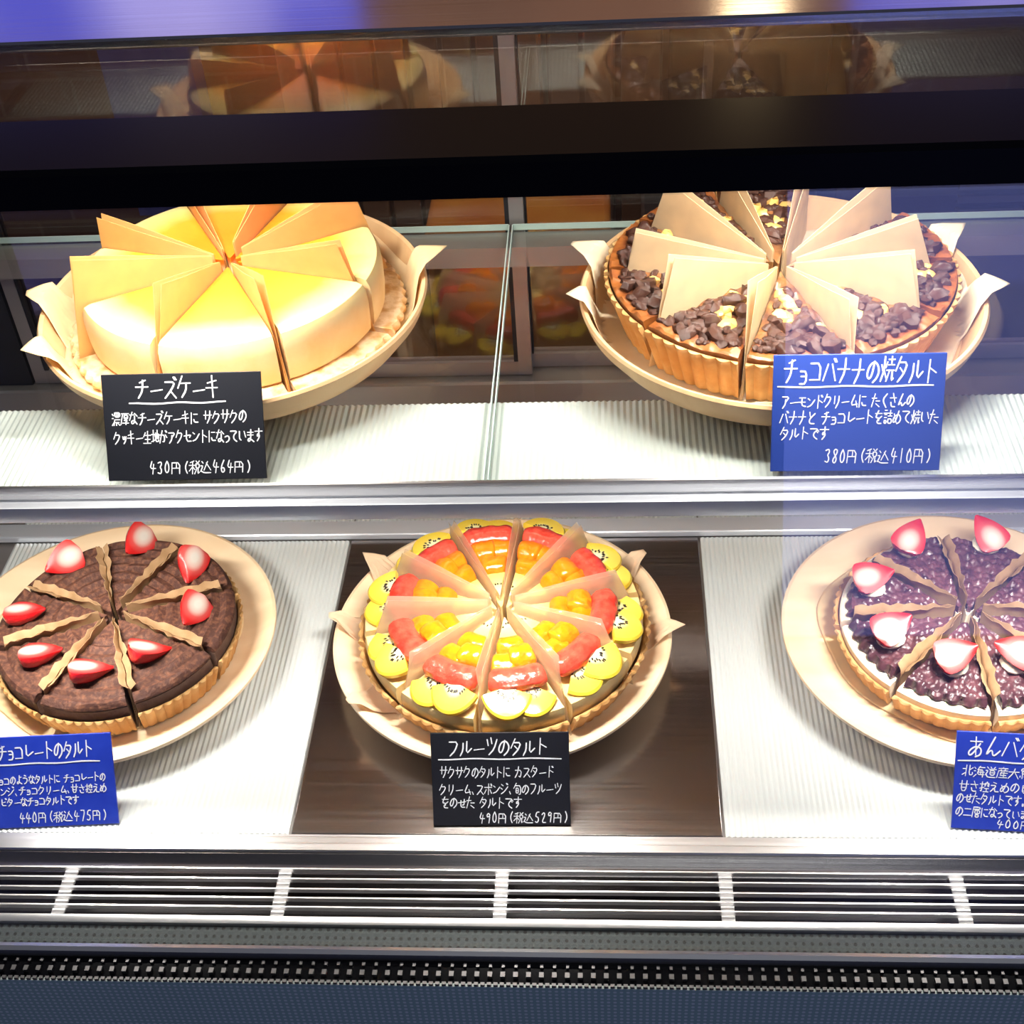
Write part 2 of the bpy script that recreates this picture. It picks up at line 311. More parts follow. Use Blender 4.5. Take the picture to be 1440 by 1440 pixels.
# trays on the deck, ridged strips and glass sheets on the shelf
def ridged(x0, x1, y0, y1, z, amp=.0012, pitch=.0046, base=.003):
    b = MB(); n = int(round((x1-x0)/pitch)); k = 6; pr = []
    for i in range(n*k+1):
        t = i/k; pr.append((x0+(x1-x0)*i/(n*k), z+base+amp*(.5+.5*cos(2*pi*(t+.5)))))
    m_ = len(pr); vs = []; fs = []
    for y in (y0, y1):
        vs += [(x,y,zz) for x,zz in pr] + [(x1,y,z),(x0,y,z)]
    q = m_+2
    for i in range(q): fs.append((i, (i+1)%q, (i+1)%q+q, i+q))
    fs += [tuple(range(q-1,-1,-1)), tuple(range(q,2*q))]
    b.add(vs, fs); return b
DV = (-.2144, .1316); g_ = .0011
for x0, x1, lab in ((-.5595, DV[0]-g_, 'white ridged tray under the chocolate tart plate'), (DV[1]+g_, .4767, 'white ridged tray under the red bean tart plate')):
    tag(ridged(x0,x1,.0015,.352,-.004,base=.003).build('display_tray', RIDGE), lab, 'tray', 'ridged deck trays')
b = MB(); b.box(DV[0]+g_,DV[1]-g_,.0015,.352,-.004,0); tag(bevel(b.build('display_tray', STEELX), .0008), 'smooth stainless tray under the fruit tart plate', 'tray')
for x0, x1, lab in ((-.5595, DV[0]-g_, 'short ridged strip tray behind the chocolate tart'), (DV[0]+g_, DV[1]-g_, 'short ridged strip tray behind the fruit tart'), (DV[1]+g_, .4767, 'short ridged strip tray behind the red bean tart')):
    tag(ridged(x0,x1,.3745,.4255,-.004,base=.003).build('rear_tray', RIDGE), lab, 'tray', 'ridged strip trays at the rear')
for x0, x1, lab in ((-.60,-.0405,'white ridged panel under the glass below the cheesecake'), (-.0395,.57,'white ridged panel under the glass below the banana tart')):
    tag(ridged(x0,x1,.0770,.1765,.2928,base=.002,amp=.0011).build('ridged_panel', RIDGE), lab, 'panel', 'ridged shelf panels')
for x0, x1, lab in ((-.605,-.0424,'left glass shelf sheet carrying the cheesecake'), (-.0384,.575,'right glass shelf sheet carrying the chocolate banana tart')):
    r = empty('glass_shelf', ((x0+x1)/2, .255, .297)); tag(r, lab, 'shelf', 'glass shelf sheets'); h = (x1-x0)/2
    b = MB(); b.box(-h,h,-.1775,.1775,0,.006); b.build('pane', GLASS, r, False)
    b = MB(); b.box(-h,h,.1777,.1787,.0002,.0058); b.box(h,h+.0009,-.1775,.1775,.0002,.0058) if x0 < -.3 else b.box(-h-.0009,-h,-.1775,.1775,.0002,.0058)
    b.build('polished_edge', GEDGE, r, False)

# ------------------------------------------------------------------ plates and liners
UP = [(0,0),(.085,0),(.096,.003),(.135,.0125),(.1480,.0285),(.1515,.0385),(.1500,.0405),(.147,.0395),(.1425,.0260),(.1360,.0142),(0,.0138)]
LP = [(0,0),(.100,0),(.113,.003),(.146,.0205),(.1505,.0262),(.1503,.0290),(.1475,.0300),(.1435,.0285),(.1330,.0225),(.1250,.0200),(0,.020)]
ZG = .3032
CK = dict(cheese=(-.246,.262), banana=(.1735,.256), choc=(-.392,.183), fruit=(-.0494,.190), bean=(.3465,.189))
PLT = dict(cheese=(-.2466,.2596,ZG,UP,1), banana=(.1746,.2500,ZG,UP,1), choc=(-.4089,.1954,.0004,LP,1), fruit=(-.0525,.1982,.0004,LP,1), bean=(.3444,.1967,.0004,LP,1))
PLAB = dict(cheese='deep birch plate on the glass shelf under the cheesecake', banana='deep birch plate on the glass shelf under the chocolate banana tart',
    choc='flat birch plate on the deck under the chocolate tart', fruit='flat birch plate on the steel tray under the fruit tart', bean='flat birch plate on the deck under the red bean tart')
for k, (x, y, z, pf, s) in PLT.items():
    b = MB(); b.lathe(pf, 128); o = b.build('wooden_plate', WOODD if pf is UP else WOODP); o.location = (x,y,z); o.rotation_euler[2] = R(rnd.uniform(0,40)); tag(o, PLAB[k], 'plate', 'wooden cake plates')
def plate_z(pf, r):
    top = pf[6:]
    for (ra,za),(rb,zb) in zip(top, top[1:]):
        if rb <= r <= ra: return zb+(za-zb)*(r-rb)/(ra-rb)
    (ra,za),(rb,zb) = top[0], top[1]
    return za + (r-ra)*.10
def liner(k, base, tips, mt, label, tip=.035):
    x, y, z, pf, s = PLT[k]; n = 180; rings = 48; vs = []; fs = []
    for j in range(rings+1):
        for i in range(n):
            a = 360*i/n; R_ = base + .0035*sin(R(a*3)) + .002*sin(R(a*7+50))
            for t, wd in tips: 
                d = abs((a-t+180) % 360-180); R_ += tip*max(0, 1-d/wd)
            q = j/rings; r = max(.001, R_*q)
            zz = plate_z(pf, min(r, .20)) + +.0070*min(1, max(0, (r-.1385)/.005)) + .0014 + (.0010*sin(R(a*9))+.001)*max(0,(r-.134)/.016)
            vs.append((r*cos(R(a)), r*sin(R(a)), zz))
    for j in range(rings):
        for i in range(n): fs.append((j*n+i, j*n+(i+1)%n, (j+1)*n+(i+1)%n, (j+1)*n+i))
    b = MB(); b.add(vs, fs); o = b.build('parchment_liner', mt); o.location = (x,y,z); sd = o.modifiers.new('thick','SOLIDIFY'); sd.thickness = .0003; sd.offset = 0
    return tag(o, label, 'paper', 'parchment liners')
PAPC = paper('parchment_warm', (.92,.58,.22), .45); PAPB = paper('parchment_tan', (.92,.75,.50), .45); PAPF = paper('parchment_pale', (1.0,.90,.72), .5, clear=.68); PAPL = paper('parchment_brown', (.66,.44,.25), .35, col2=(.45,.27,.13))
LINF = paper('liner_pale', (1.0,.78,.55), .35); LINC = paper('liner_warm', (1.0,.78,.46), .3); LINB = paper('liner_cream', (.98,.84,.62), .3)
liner('cheese', .139, [(183,10),(-146,12),(14,9),(75,8)], LINC, 'warm parchment liner with pointed corners under the cheesecake', tip=.028)
liner('banana', .139, [(161,8),(-174,9),(-6,9),(26,8),(94,10)], LINB, 'cream parchment liner with pointed corners under the banana tart', tip=.026)
liner('fruit', .126, [(177,7),(-143,9),(-2,8),(35,7),(146,8)], LINF, 'pale parchment liner with pointed corners under the fruit tart')
liner('choc', .116, [], LINC, 'round parchment liner under the chocolate tart')
liner('bean', .116, [], LINC, 'round parchment liner under the red bean tart')

# ------------------------------------------------------------------ slices
def flute(t, n): return abs(cos(pi*n*t))
def wedge(prof, half, n, shift, nfl=0, disp=None, sub=0):
    """profile points (r, z, flute weight, displaced?) swept from -half to +half about local +x"""
    pr = []
    for i, p in enumerate(prof):
        p = tuple(p) + (0,)*(4-len(p)); pr.append(p)
    vs = []; fs = []; q = len(pr)
    for i in range(n+1):
        t = i/n; a = -half + 2*half*t
        for r, z, wf, fl in pr:
            rr = r - wf*(1-flute(t, nfl)) if wf else r
            x = rr*cos(a)+shift; y = rr*sin(a); zz = z
            if fl and disp: zz += disp(x, y)*fl
            vs.append((x, y, zz))
    for i in range(n):
        for k in range(q): fs.append((i*q+k, (i+1)*q+k, (i+1)*q+(k+1)%q, i*q+(k+1)%q))
    fs += [tuple(range(q)), tuple(range((n+1)*q-1, n*q-1, -1))]
    b = MB(); b.add(vs, fs); return b
def toprow(r0, r1, z, n, fl=1, dome=0): return [(r0+(r1-r0)*i/n, z+dome*(1-((r0+(r1-r0)*i/n)/r0)**2), 0, fl) for i in range(n+1)]
HOURS = 'twelve one two three four five six seven eight nine ten eleven'.split()
def clock(a):
    h = round((90-a)/15) % 24
    return ('half past ' if h % 2 else '') + HOURS[h//2] + ('' if h % 2 else " o'clock")
def slice_root(name, k, z, a, label, group):
    r = empty(name, (*CK[k], z), (0,0,R(a))); return tag(r, label, 'cake slice', group)

# --- baked cheesecake
COOKIE = mat('cookie', (.60,.32,.11), rough=.85, col2=(.86,.64,.40), scale=70, lo=.4, hi=.6, bump=.5, bscale=300)
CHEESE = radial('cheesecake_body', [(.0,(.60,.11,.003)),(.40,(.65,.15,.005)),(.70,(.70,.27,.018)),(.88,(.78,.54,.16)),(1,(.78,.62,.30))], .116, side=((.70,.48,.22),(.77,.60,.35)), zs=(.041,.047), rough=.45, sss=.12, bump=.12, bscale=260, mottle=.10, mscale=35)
ZC = ZG+.0168
SH = .0055
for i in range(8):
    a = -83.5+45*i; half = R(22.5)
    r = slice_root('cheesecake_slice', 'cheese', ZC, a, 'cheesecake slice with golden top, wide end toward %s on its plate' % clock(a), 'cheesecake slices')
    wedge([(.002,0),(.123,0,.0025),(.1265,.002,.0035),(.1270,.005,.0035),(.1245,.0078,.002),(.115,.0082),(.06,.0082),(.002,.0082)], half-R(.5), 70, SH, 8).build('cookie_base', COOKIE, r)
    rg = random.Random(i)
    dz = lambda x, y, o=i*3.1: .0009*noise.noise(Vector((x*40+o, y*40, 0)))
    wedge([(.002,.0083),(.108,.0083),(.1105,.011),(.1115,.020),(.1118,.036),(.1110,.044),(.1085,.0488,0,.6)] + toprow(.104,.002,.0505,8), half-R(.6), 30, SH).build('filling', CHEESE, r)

# --- chocolate banana tart
CRUST = mat('tart_crust', (.52,.26,.075), rough=.75, col2=(.66,.40,.16), scale=45, bump=.35, bscale=240)
BAKE = radial('baked_filling', [(.0,(.30,.13,.035)),(.30,(.07,.024,.012)),(.42,(.30,.13,.04)),(.56,(.07,.022,.012)),(.70,(.26,.10,.03)),(.82,(.10,.03,.012)),(.92,(.18,.045,.008)),(1,(.28,.085,.015))], .125, rough=.45, bump=.6, bscale=140, mottle=.55, mscale=55, coat=.15)
CHOC = mat('chocolate_chunk_material', (.035,.014,.010), rough=.25, col2=(.10,.04,.025), scale=60, bump=.4, bscale=200)
BANANA = mat('banana_chunk_material', (.85,.58,.16), rough=.4, col2=(.45,.22,.06), scale=50, coat=.3)
def chunk_mesh(sd, mt, sq):
    rg = random.Random(sd); b = MB(); b.blob((0,0,0), 1, 7, 4, sq, .55, None, rg); o = b.build('chunk', mt, None, True, None, True, 50); me = o.data; bpy.data.objects.remove(o); return me
CH = [chunk_mesh(40+i, CHOC, (1,.75,.6)) for i in range(6)]; BN = [chunk_mesh(60+i, BANANA, (1,.8,.5)) for i in range(4)]
def scatter(parent, name, meshes, n, half, r0, r1, zf, s0, s1, rg, shift, taken):
    for _ in range(n):
        for t in range(40):
            rr = math.sqrt(rg.uniform(r0*r0, r1*r1)); s = rg.uniform(s0, s1); mx = half-(s*1.15)/max(rr,.01)
            if mx <= 0: continue
            aa = rg.uniform(-mx, mx); x, y = rr*cos(aa)+shift, rr*sin(aa)
            if all((x-p)**2+(y-q)**2 > ((s+u)*.5)**2 for p, q, u in taken): break
        else: continue
        taken.append((x, y, s)); o = bpy.data.objects.new(name, rg.choice(meshes)); C.objects.link(o); o.parent = parent
        o.location = (x, y, zf(x, y, rr)+s*.18); o.scale = (s, s, s); o.rotation_euler = (rg.uniform(-.4,.4), rg.uniform(-.4,.4), rg.uniform(0, 6.28))
for i in range(10):
    a = -125+36*i
    if i == 5: continue                                   # the missing piece, between 37 and 73 degrees
    half = R(18); rg = random.Random(100+i)
    r = slice_root('banana_tart_slice', 'banana', ZC, a, 'chocolate banana tart slice with fluted crust, wide end toward %s' % clock(a), 'chocolate banana tart slices')
    wedge([(.002,0),(.113,0,.0022),(.1235,.030,.0032),(.1265,.0355,.0034),(.1262,.0375,.0030),(.1232,.0378),(.1215,.034),(.112,.0052),(.06,.005),(.002,.005)], half-R(.5), 84, SH, 7).build('crust', CRUST, r)
    o_ = i*5.3
    def dz(x, y, o_=o_):
        rr = math.hypot(x, y)/.128; e = .0030*max(0, (rr-.72)/.25) if rr < .97 else .003
        return .0034*noise.noise(Vector((x*90+o_, y*90, 1)))+.0020*noise.noise(Vector((x*220+o_, y*220, 4)))+e
    wedge([(.002,.0053),(.111,.0055),(.1205,.0335),(.1222,.0385)] + [(.1222,.0395,0,.4)] + toprow(.1205,.002,.0385,22), half-R(.6), 36, SH, 0, dz).build('filling', BAKE, r)
    tk = []; zf = lambda x, y, rr: .0385+dz(x, y)
    scatter(r, 'banana_piece', BN, 7, half, .03, .104, zf, .004, .0080, rg, SH, tk)
    scatter(r, 'chocolate_chunk', CH, 46, half, .030, .112, zf, .0045, .0100, rg, SH, tk)
    scatter(r, 'chocolate_chunk', CH, 6, half, .100, .115, zf, .003, .0055, rg, SH, tk)

# --- strawberry halves
SKIN = mat('strawberry_skin', (.72,.015,.02), rough=.18, col2=(.55,.008,.012), scale=120, coat=.6, bump=.5, bscale=500)
def face_mat(name, inner):
    m = mat(name, (.9,.5,.45), rough=.35, coat=.3); ns, ln = m.node_tree.nodes, m.node_tree.links; p = ns[m['p']]
    tc = N(ns,'ShaderNodeTexCoord'); mp = N(ns,'ShaderNodeMapping'); mp.inputs['Location'].default_value = (-.004*75,0,0); mp.inputs['Scale'].default_value = (75,100,0); ln.new(tc.outputs['Object'], mp.inputs[0])
    le = N(ns,'ShaderNodeVectorMath', operation='LENGTH'); ln.new(mp.outputs[0], le.inputs[0])
    r = ramp(ns, [(.20,(.66,.60,.53)),(.48,(.64,.40,.34)),(.70,(.60,.08,.07)),(1,(.55,.012,.012))]); ln.new(le.outputs['Value'], r.inputs[0]); ln.new(r.outputs[0], p.inputs['Base Color']); return m
FLESH = face_mat('strawberry_flesh', 1)
def berry_prof(t):        # t 0 (tip) .. 1 (stem end) -> x, radius
    return (-.0135+.0255*t, .0105*(sin(pi*min(1, t*.62+.02))**.9)*(1 if t < .82 else math.sqrt(max(0.02, 1-((t-.82)/.185)**2))))
def berry_meshes():
    n = 14; k = 14; vs = []; fs = []
    for i in range(n+1):
        x, rr = berry_prof(i/n)
        for j in range(k+1):
            a = pi+pi*j/k; vs.append((x, rr*cos(a), rr*sin(a)*1.0))
    for i in range(n):
        for j in range(k): fs.append((i*(k+1)+j, (i+1)*(k+1)+j, (i+1)*(k+1)+j+1, i*(k+1)+j+1))
    fs.append(tuple(range(k+1))); fs.append(tuple(n*(k+1)+j for j in range(k, -1, -1)))
    b = MB(); b.add(vs, fs); o1 = b.build('skin', SKIN, None, True, None, True, 70)
    b = MB(); vs = []; fs = []; 
    for i in range(n+1):
        x, rr = berry_prof(i/n); 
        for j in range(9): 
            u = -1+j/4; vs.append((x, rr*u, .0008*(1-u*u)))
    for i in range(n):
        for j in range(8): fs.append((i*9+j, (i+1)*9+j, (i+1)*9+j+1, i*9+j+1))
    b.add(vs, fs); o2 = b.build('cut', FLESH)
    a, c = o1.data, o2.data; bpy.data.objects.remove(o1); bpy.data.objects.remove(o2); return a, c
SKM, CUM = berry_meshes()
def berry(parent, loc, rot, s):
    o = bpy.data.objects.new('strawberry', SKM); C.objects.link(o); o.parent = parent; o.location = loc; o.rotation_euler = rot; o.scale = (s,s,s)
    c = bpy.data.objects.new('cut_face', CUM); C.objects.link(c); c.parent = o; return o

# --- chocolate tart
COCOA = mat('cocoa_cream', (.062,.018,.009), rough=.75, col2=(.20,.075,.036), scale=240, lo=.45, hi=.75, bump=.5, bscale=500, detail=8)
SPONGE = mat('chocolate_sponge', (.13,.065,.045), rough=.8, col2=(.19,.11,.075), scale=90, bump=.4, bscale=300)
ZL = .0004+.0226
choc_rot = [(-45.5,'',.064,(20,-26,205)), (-.5,'',.074,(45,10,80)), (44.5,'',.082,(45,20,100)), (89.5,'',.090,(50,15,75)), (134.5,'',.090,(40,35,60)), (179.5,'',.080,(0,-20,180)), (224.5,'',.070,(0,-20,188)), (269.5,'',.068,(10,-24,192))]
for i, (a, _, br, rot) in enumerate(choc_rot):
    half = R(22.5)
    r = slice_root('chocolate_tart_slice', 'choc', ZL, a, 'cocoa-dusted chocolate tart slice with strawberry, wide end toward %s' % clock(a), 'chocolate tart slices')
    wedge([(.002,0),(.096,0,.0015),(.1035,.021,.0022),(.1048,.0245,.0024),(.1035,.0258,.0015),(.1005,.0245),(.0945,.0052),(.05,.005),(.002,.005)], half-R(.6), 90, .005, 9).build('crust', CRUST, r)
    wedge([(.002,.0053),(.0935,.0055),(.0990,.0235),(.0985,.0335),(.05,.0340),(.002,.0340)], half-R(.7), 24, .005).build('sponge_layer', SPONGE, r)
    def dz(x, y, o_=i*4.7):
        rr = math.hypot(x, y); return .0015*sin(rr*520+2*noise.noise(Vector((x*25+o_, y*25, 0))))*(1 if rr > .03 else .3)+.0012*noise.noise(Vector((x*60+o_, y*60, 2)))
    wedge([(.002,.0343),(.0975,.0343),(.1000,.0360),(.0995,.0385,0,.5)] + toprow(.0965,.002,.0400,30,1,.003), half-R(.7), 34, .005, 0, dz).build('chocolate_cream', COCOA, r)
    berry(r, (br, 0, .05), (0, 0, 0), 1).matrix_local = Matrix.Translation((br, 0, .0510)) @ Matrix.Rotation(-R(a), 4, 'Z') @ Matrix.Rotation(R(rot[0]), 4, 'Y') @ Matrix.Rotation(R(rot[1]), 4, 'X') @ Matrix.Rotation(R(rot[2]), 4, 'Z') @ Matrix.Diagonal((1.45,1.45,1.45,1))

# --- red bean tart
BEAN = mat('bean_paste', (.060,.022,.030), rough=.35, col2=(.14,.05,.06), scale=110, coat=.25, bump=.5, bscale=260)
BUTTER = mat('butter_cream', (.95,.84,.66), rough=.45, sss=.1)
bean_rot = {0:(.082,25,-150), 1:(.090,28,-60), 2:(.088,20,-120), 3:(.082,20,-165), 4:(.076,22,-150), 5:(.066,24,-160), 6:(.064,24,-20), 7:(.07,20,0)}
for i in range(8):
    a = 23.5+45*i; half = R(22.5); br, tilt, hd = bean_rot[i]; o_ = i*6.1
    r = slice_root('bean_tart_slice', 'bean', ZL, a, 'purple red bean tart slice with halved strawberry, wide end toward %s' % clock(a), 'red bean tart slices')
    wedge([(.002,0),(.098,0,.0012),(.1045,.0165,.0020),(.1060,.0190,.0024),(.1045,.0203,.0015),(.1010,.019),(.0965,.0052),(.05,.005),(.002,.005)], half-R(.6), 84, .005, 8).build('crust', CRUST, r)
    wedge([(.002,.0053),(.0955,.0055),(.1000,.0185),(.0998,.0235),(.0975,.0253),(.06,.0258),(.002,.0258)], half-R(.7), 24, .005).build('butter_cream', BUTTER, r)
    def dz(x, y, o_=o_):
        d = noise.voronoi(Vector((x*175+o_, y*175, .3)))[0]; return .0042*max(0, 1-d[0]*1.15)+.0028*noise.noise(Vector((x*55+o_, y*55, 1)))
    ed = .0935
    wedge([(.004,.0260),(ed-.002,.0260),(ed+.001,.0275,.004),(ed,.0300,.004,.3)] + toprow(ed-.0035,.004,.0315,62), half-R(2.2), 74, .006, 5, dz).build('bean_paste', BEAN, r)
    b = MB(); b.blob((0,0,0), .0125, 12, 6, (1,1,.55), .08, None, rnd); o = b.build('cream_dollop', BUTTER, r); o.location = (br, 0, .0370)
    yaw = R(hd)-R(a)
    berry(r, (br, 0, .0475), (0, 0, 0), .98).matrix_local = Matrix.Translation((br, 0, .0505)) @ Matrix.Rotation(R(-90)-R(a), 4, 'Z') @ Matrix.Rotation(R(tilt), 4, 'Y') @ Matrix.Rotation(yaw-(R(-90)-R(a)), 4, 'Z') @ Matrix.Diagonal((1.42,1.42,1.42,1))

# --- fruit tart
KIWI = radial('golden_kiwi', [(.0,(.97,.92,.66)),(.22,(.97,.90,.52)),(.40,(1,.72,.09)),(.85,(1,.68,.05)),(1,(.95,.60,.04))], .025, rough=.12, sss=.1, coat=.8, mottle=.12, mscale=120, bump=.1)
PALEK = radial('pale_kiwi', [(.0,(.85,.78,.50)),(.5,(.85,.66,.22)),(1,(.85,.60,.10))], .030, rough=.12, sss=.1, coat=.8, mottle=.1, mscale=120, bump=.1)
SEED = mat('kiwi_seed', (.02,.012,.008), rough=.3)
GRAPE = mat('grapefruit_flesh', (.72,.045,.025), rough=.12, col2=(.80,.10,.06), scale=130, stretch=(1,1,1), sss=.12, coat=.9, bump=.5, bscale=300)
ORANGE = mat('orange_flesh', (.92,.25,.006), rough=.12, col2=(.88,.18,.004), scale=120, sss=.12, coat=.9, bump=.45, bscale=260)
CUSTARD = mat('custard_sponge', (.86,.68,.30), rough=.5, col2=(.80,.54,.22), scale=60, bump=.3, bscale=260)
def halfdisc(rad, th, a0, a1, n=22):
    b = MB(); vs = []; fs = []; rows = [(.0,0),(.0,th),(rad*.35,th+.0006),(rad*.7,th+.0004),(rad*.93,th),(rad,th*.7),(rad*.98,0)]
    for i in range(n+1):
        a = a0+(a1-a0)*i/n
        for r, z in rows: vs.append((max(r,.0004)*cos(a), max(r,.0004)*sin(a), z))
    q = len(rows)
    for i in range(n):
        for k in range(q): fs.append((i*q+k, (i+1)*q+k, (i+1)*q+(k+1)%q, i*q+(k+1)%q))
    fs += [tuple(range(q)), tuple(range((n+1)*q-1, n*q-1, -1))]
    b.add(vs, fs); return b
def seeds(rad, th, a0, a1, n, rg):
    b = MB()
    for i in range(n):
        a = a0+(a1-a0)*(i+.5)/n+rg.uniform(-.05,.05); r = rad*rg.choice((.30,.36,.44))
        b.blob((r*cos(a), r*sin(a), th+.0008), .0009, 6, 4, (1.5,.8,.6), 0, Matrix.Rotation(a, 3, 'Z'), rg)
    return b
def kiwi(parent, loc, rot, rad, a0, a1, mt, sd):
    o = halfdisc(rad, .0055, a0, a1).build('kiwi_piece', mt, parent); o.location = loc; o.rotation_euler = rot
    o.scale = (1.32 if mt is KIWI else 1, 1, 1)
    seeds(rad, .0055, a0, a1, max(3, int(15*(a1-a0)/pi)), random.Random(sd)).build('seeds', SEED, o); return o
def arcfruit(name, parent, rc, a0, a1, wr, hz, z, mt, sd, n=26, k=14, bulge=.35, lump=.0012):
    rg = random.Random(sd); o_ = sd*3.7; vs = []; fs = []
    for i in range(n+1):
        t = i/n; a = a0+(a1-a0)*t; e = (1-abs(2*t-1)**9)**.5 if 0 < t < 1 else .05
        for j in range(k):
            p = 2*pi*j/k; r = rc+wr*cos(p)*e; zz = z+hz*sin(p)*e
            l = lump*noise.noise(Vector((r*cos(a)*130+o_, r*sin(a)*130, zz*130)))
            vs.append(((r+l)*cos(a), (r+l)*sin(a), zz+l))
    for i in range(n):
        for j in range(k): fs.append((i*k+j, (i+1)*k+j, (i+1)*k+(j+1)%k, i*k+(j+1)%k))
    fs += [tuple(range(k)), tuple(range((n+1)*k-1, n*k-1, -1))]
    b = MB(); b.add(vs, fs); o = b.build(name, mt, parent); o.location.x = .005; return o
for i in range(10):
    a = -115-.0+36*i+.0; a = -78.8+36*i; half = R(18); rg = random.Random(300+i)
    r = slice_root('fruit_tart_slice', 'fruit', ZL, a, 'glazed fruit tart slice of kiwi, grapefruit and orange, wide end toward %s' % clock(a), 'fruit tart slices'); r.scale = (1.085, 1.085, 1.05)
    wedge([(.002,0),(.104,0,.0015),(.1115,.0185,.0022),(.1130,.0215,.0024),(.1115,.0228,.0015),(.1085,.0215),(.1025,.0052),(.05,.005),(.002,.005)], half-R(.6), 72, .0055, 7).build('crust', CRUST, r)
    wedge([(.002,.0053),(.1010,.0055),(.1062,.0210),(.1065,.0290),(.1050,.0335),(.06,.0345),(.002,.0345)], half-R(.7), 20, .0055).build('custard', CUSTARD, r)
    sgn = 1 if rg.random() > .4 else -1
    kiwi(r, (.0850, sgn*.0085, .0372), (R(-sgn*3), R(13), sgn*R(5)+rg.uniform(-.06,.06)), .0204, -pi*(.40 if sgn > 0 else .33), pi*(.33 if sgn > 0 else .40), KIWI, i)
    kiwi(r, (.0880, -sgn*.0095, .0415), (R(-sgn*5), R(15), -sgn*R(7)), .0195, -pi*.42, pi*.42, KIWI, i+50)
    arcfruit('grapefruit_segment', r, .0765, -half+R(1.2), half-R(1.2), .0110, .0085, .0450, GRAPE, i+1)
    arcfruit('orange_segment', r, .0600, -half+R(1.5), half*rg.uniform(.1,.35), .0100, .0080, .0440, ORANGE, i+20)
    arcfruit('orange_segment', r, .0565, -half*.2, half-R(1.5), .0105, .0078, .0480, ORANGE, i+40)
    arcfruit('orange_segment', r, .0420, -half+R(3), half-R(3), .0095, .0075, .0440, ORANGE, i+60)
    kiwi(r, (.0125, 0, .0372), (0, R(-2), 0), .0285, -R(16.5), R(16.5), PALEK, i+80)

# ------------------------------------------------------------------ parchment sheets standing between the slices
def fin(k, z, a, rb, rt, hin, hout, mt, label, group, spread=.0045, curl=.004, crinkle=0.0, h0=.0022, r0=.012, sd=0, v0=.35):
    rg = random.Random(sd*13+int(a*7)); nr, nz = 14, 10; b = MB(); ph = rg.uniform(0, 6); cu = curl*rg.uniform(-1, 1)
    for side in (-1, 1):
        grids = []
        for off in (0, .00028):
            vs = []
            for i in range(nr+1):
                u = i/nr
                for j in range(nz+1):
                    v = j/nz; top = hin+(hout-hin)*u; rr = r0+((rb+(rt-rb)*v)-r0)*u; zz = h0+(top-h0)*v
                    y = side*(.00035+spread*max(0, v-v0)/(1-v0)*.65*min(1, u*1.6)) + cu*u*v*v + off*side + crinkle*sin(u*23+ph)*v + crinkle*.5*sin(u*51+ph*2)*v
                    if crinkle: zz += crinkle*1.2*sin(u*37+ph+side)*v
                    vs.append((rr, y, zz))
            grids.append(vs)
        q = nz+1; n0 = len(grids[0]); fs = []
        for i in range(nr):
            for j in range(nz):
                A = (i*q+j, (i+1)*q+j, (i+1)*q+j+1, i*q+j+1); fs.append(A); fs.append(tuple(x+n0 for x in reversed(A)))
        rim = [i*q for i in range(nr+1)]+[nr*q+j for j in range(1, q)]+[i*q+nz for i in range(nr-1, -1, -1)]+[j for j in range(nz-1, 0, -1)]
        for i in range(len(rim)):
            p, s = rim[i], rim[(i+1) % len(rim)]; fs.append((p, s, s+n0, p+n0))
        b.add(grids[0]+grids[1], fs)
    o = b.build('parchment_sheet', mt); o.location = (*CK[k], z); o.rotation_euler[2] = R(a); return tag(o, label, 'paper', group)
for j in range(8):
    a = -61+45*j; rb, rt, ho, hi_ = {0:(.122,.098,.088,.056),1:(.118,.098,.082,.058),2:(.128,.105,.086,.060),3:(.125,.112,.094,.062),4:(.120,.11,.075,.056),5:(.12,.108,.078,.056),6:(.128,.112,.088,.060),7:(.128,.092,.086,.058)}[(0,7,6,5,4,3,2,1).index(j) if 0 else j]
    fin('cheese', ZC, a, rb, rt, hi_, ho, PAPC, 'folded warm tan parchment sheet at %s among the cheesecake slices' % clock(a), 'parchment between cheesecake slices', curl=.002, sd=1)
for j in range(10):
    a = -107+36*j; rb, rt, ho, hi_ = (.124+.003*sin(j*2.1), .102+.006*sin(j*1.7), .079+.008*sin(j*2.9+1), .046)
    fin('banana', ZC, a, rb, rt, hi_, ho, PAPB, 'folded pale tan parchment sheet at %s among the banana tart slices' % clock(a), 'parchment between banana tart slices', curl=.002, sd=2)
for j in range(10):
    a = -96.8+36*j
    fin('fruit', ZL, a, .124, .098+.004*sin(j*2.3), .055, .070+.005*sin(j*1.9), PAPF, 'thin see-through parchment sheet at %s among the fruit tart slices' % clock(a), 'parchment between fruit tart slices', spread=.0035, curl=.0012, sd=3, v0=.78)
for j in range(8):
    a = -68+45*j
    fin('choc', ZL, a, .100, .094, .052, .0480, PAPL, 'crinkled brown parchment strip at %s among the chocolate tart slices' % clock(a), 'parchment between chocolate tart slices', spread=.0075, curl=.002, crinkle=.0010, sd=4, v0=.90)
for j in range(8):
    a = 1+45*j
    fin('bean', ZL, a, .100, .094, .044, .040, PAPL, 'crinkled brown parchment strip at %s among the red bean tart slices' % clock(a), 'parchment between red bean tart slices', spread=.0075, curl=.002, crinkle=.0010, sd=5, v0=.86)

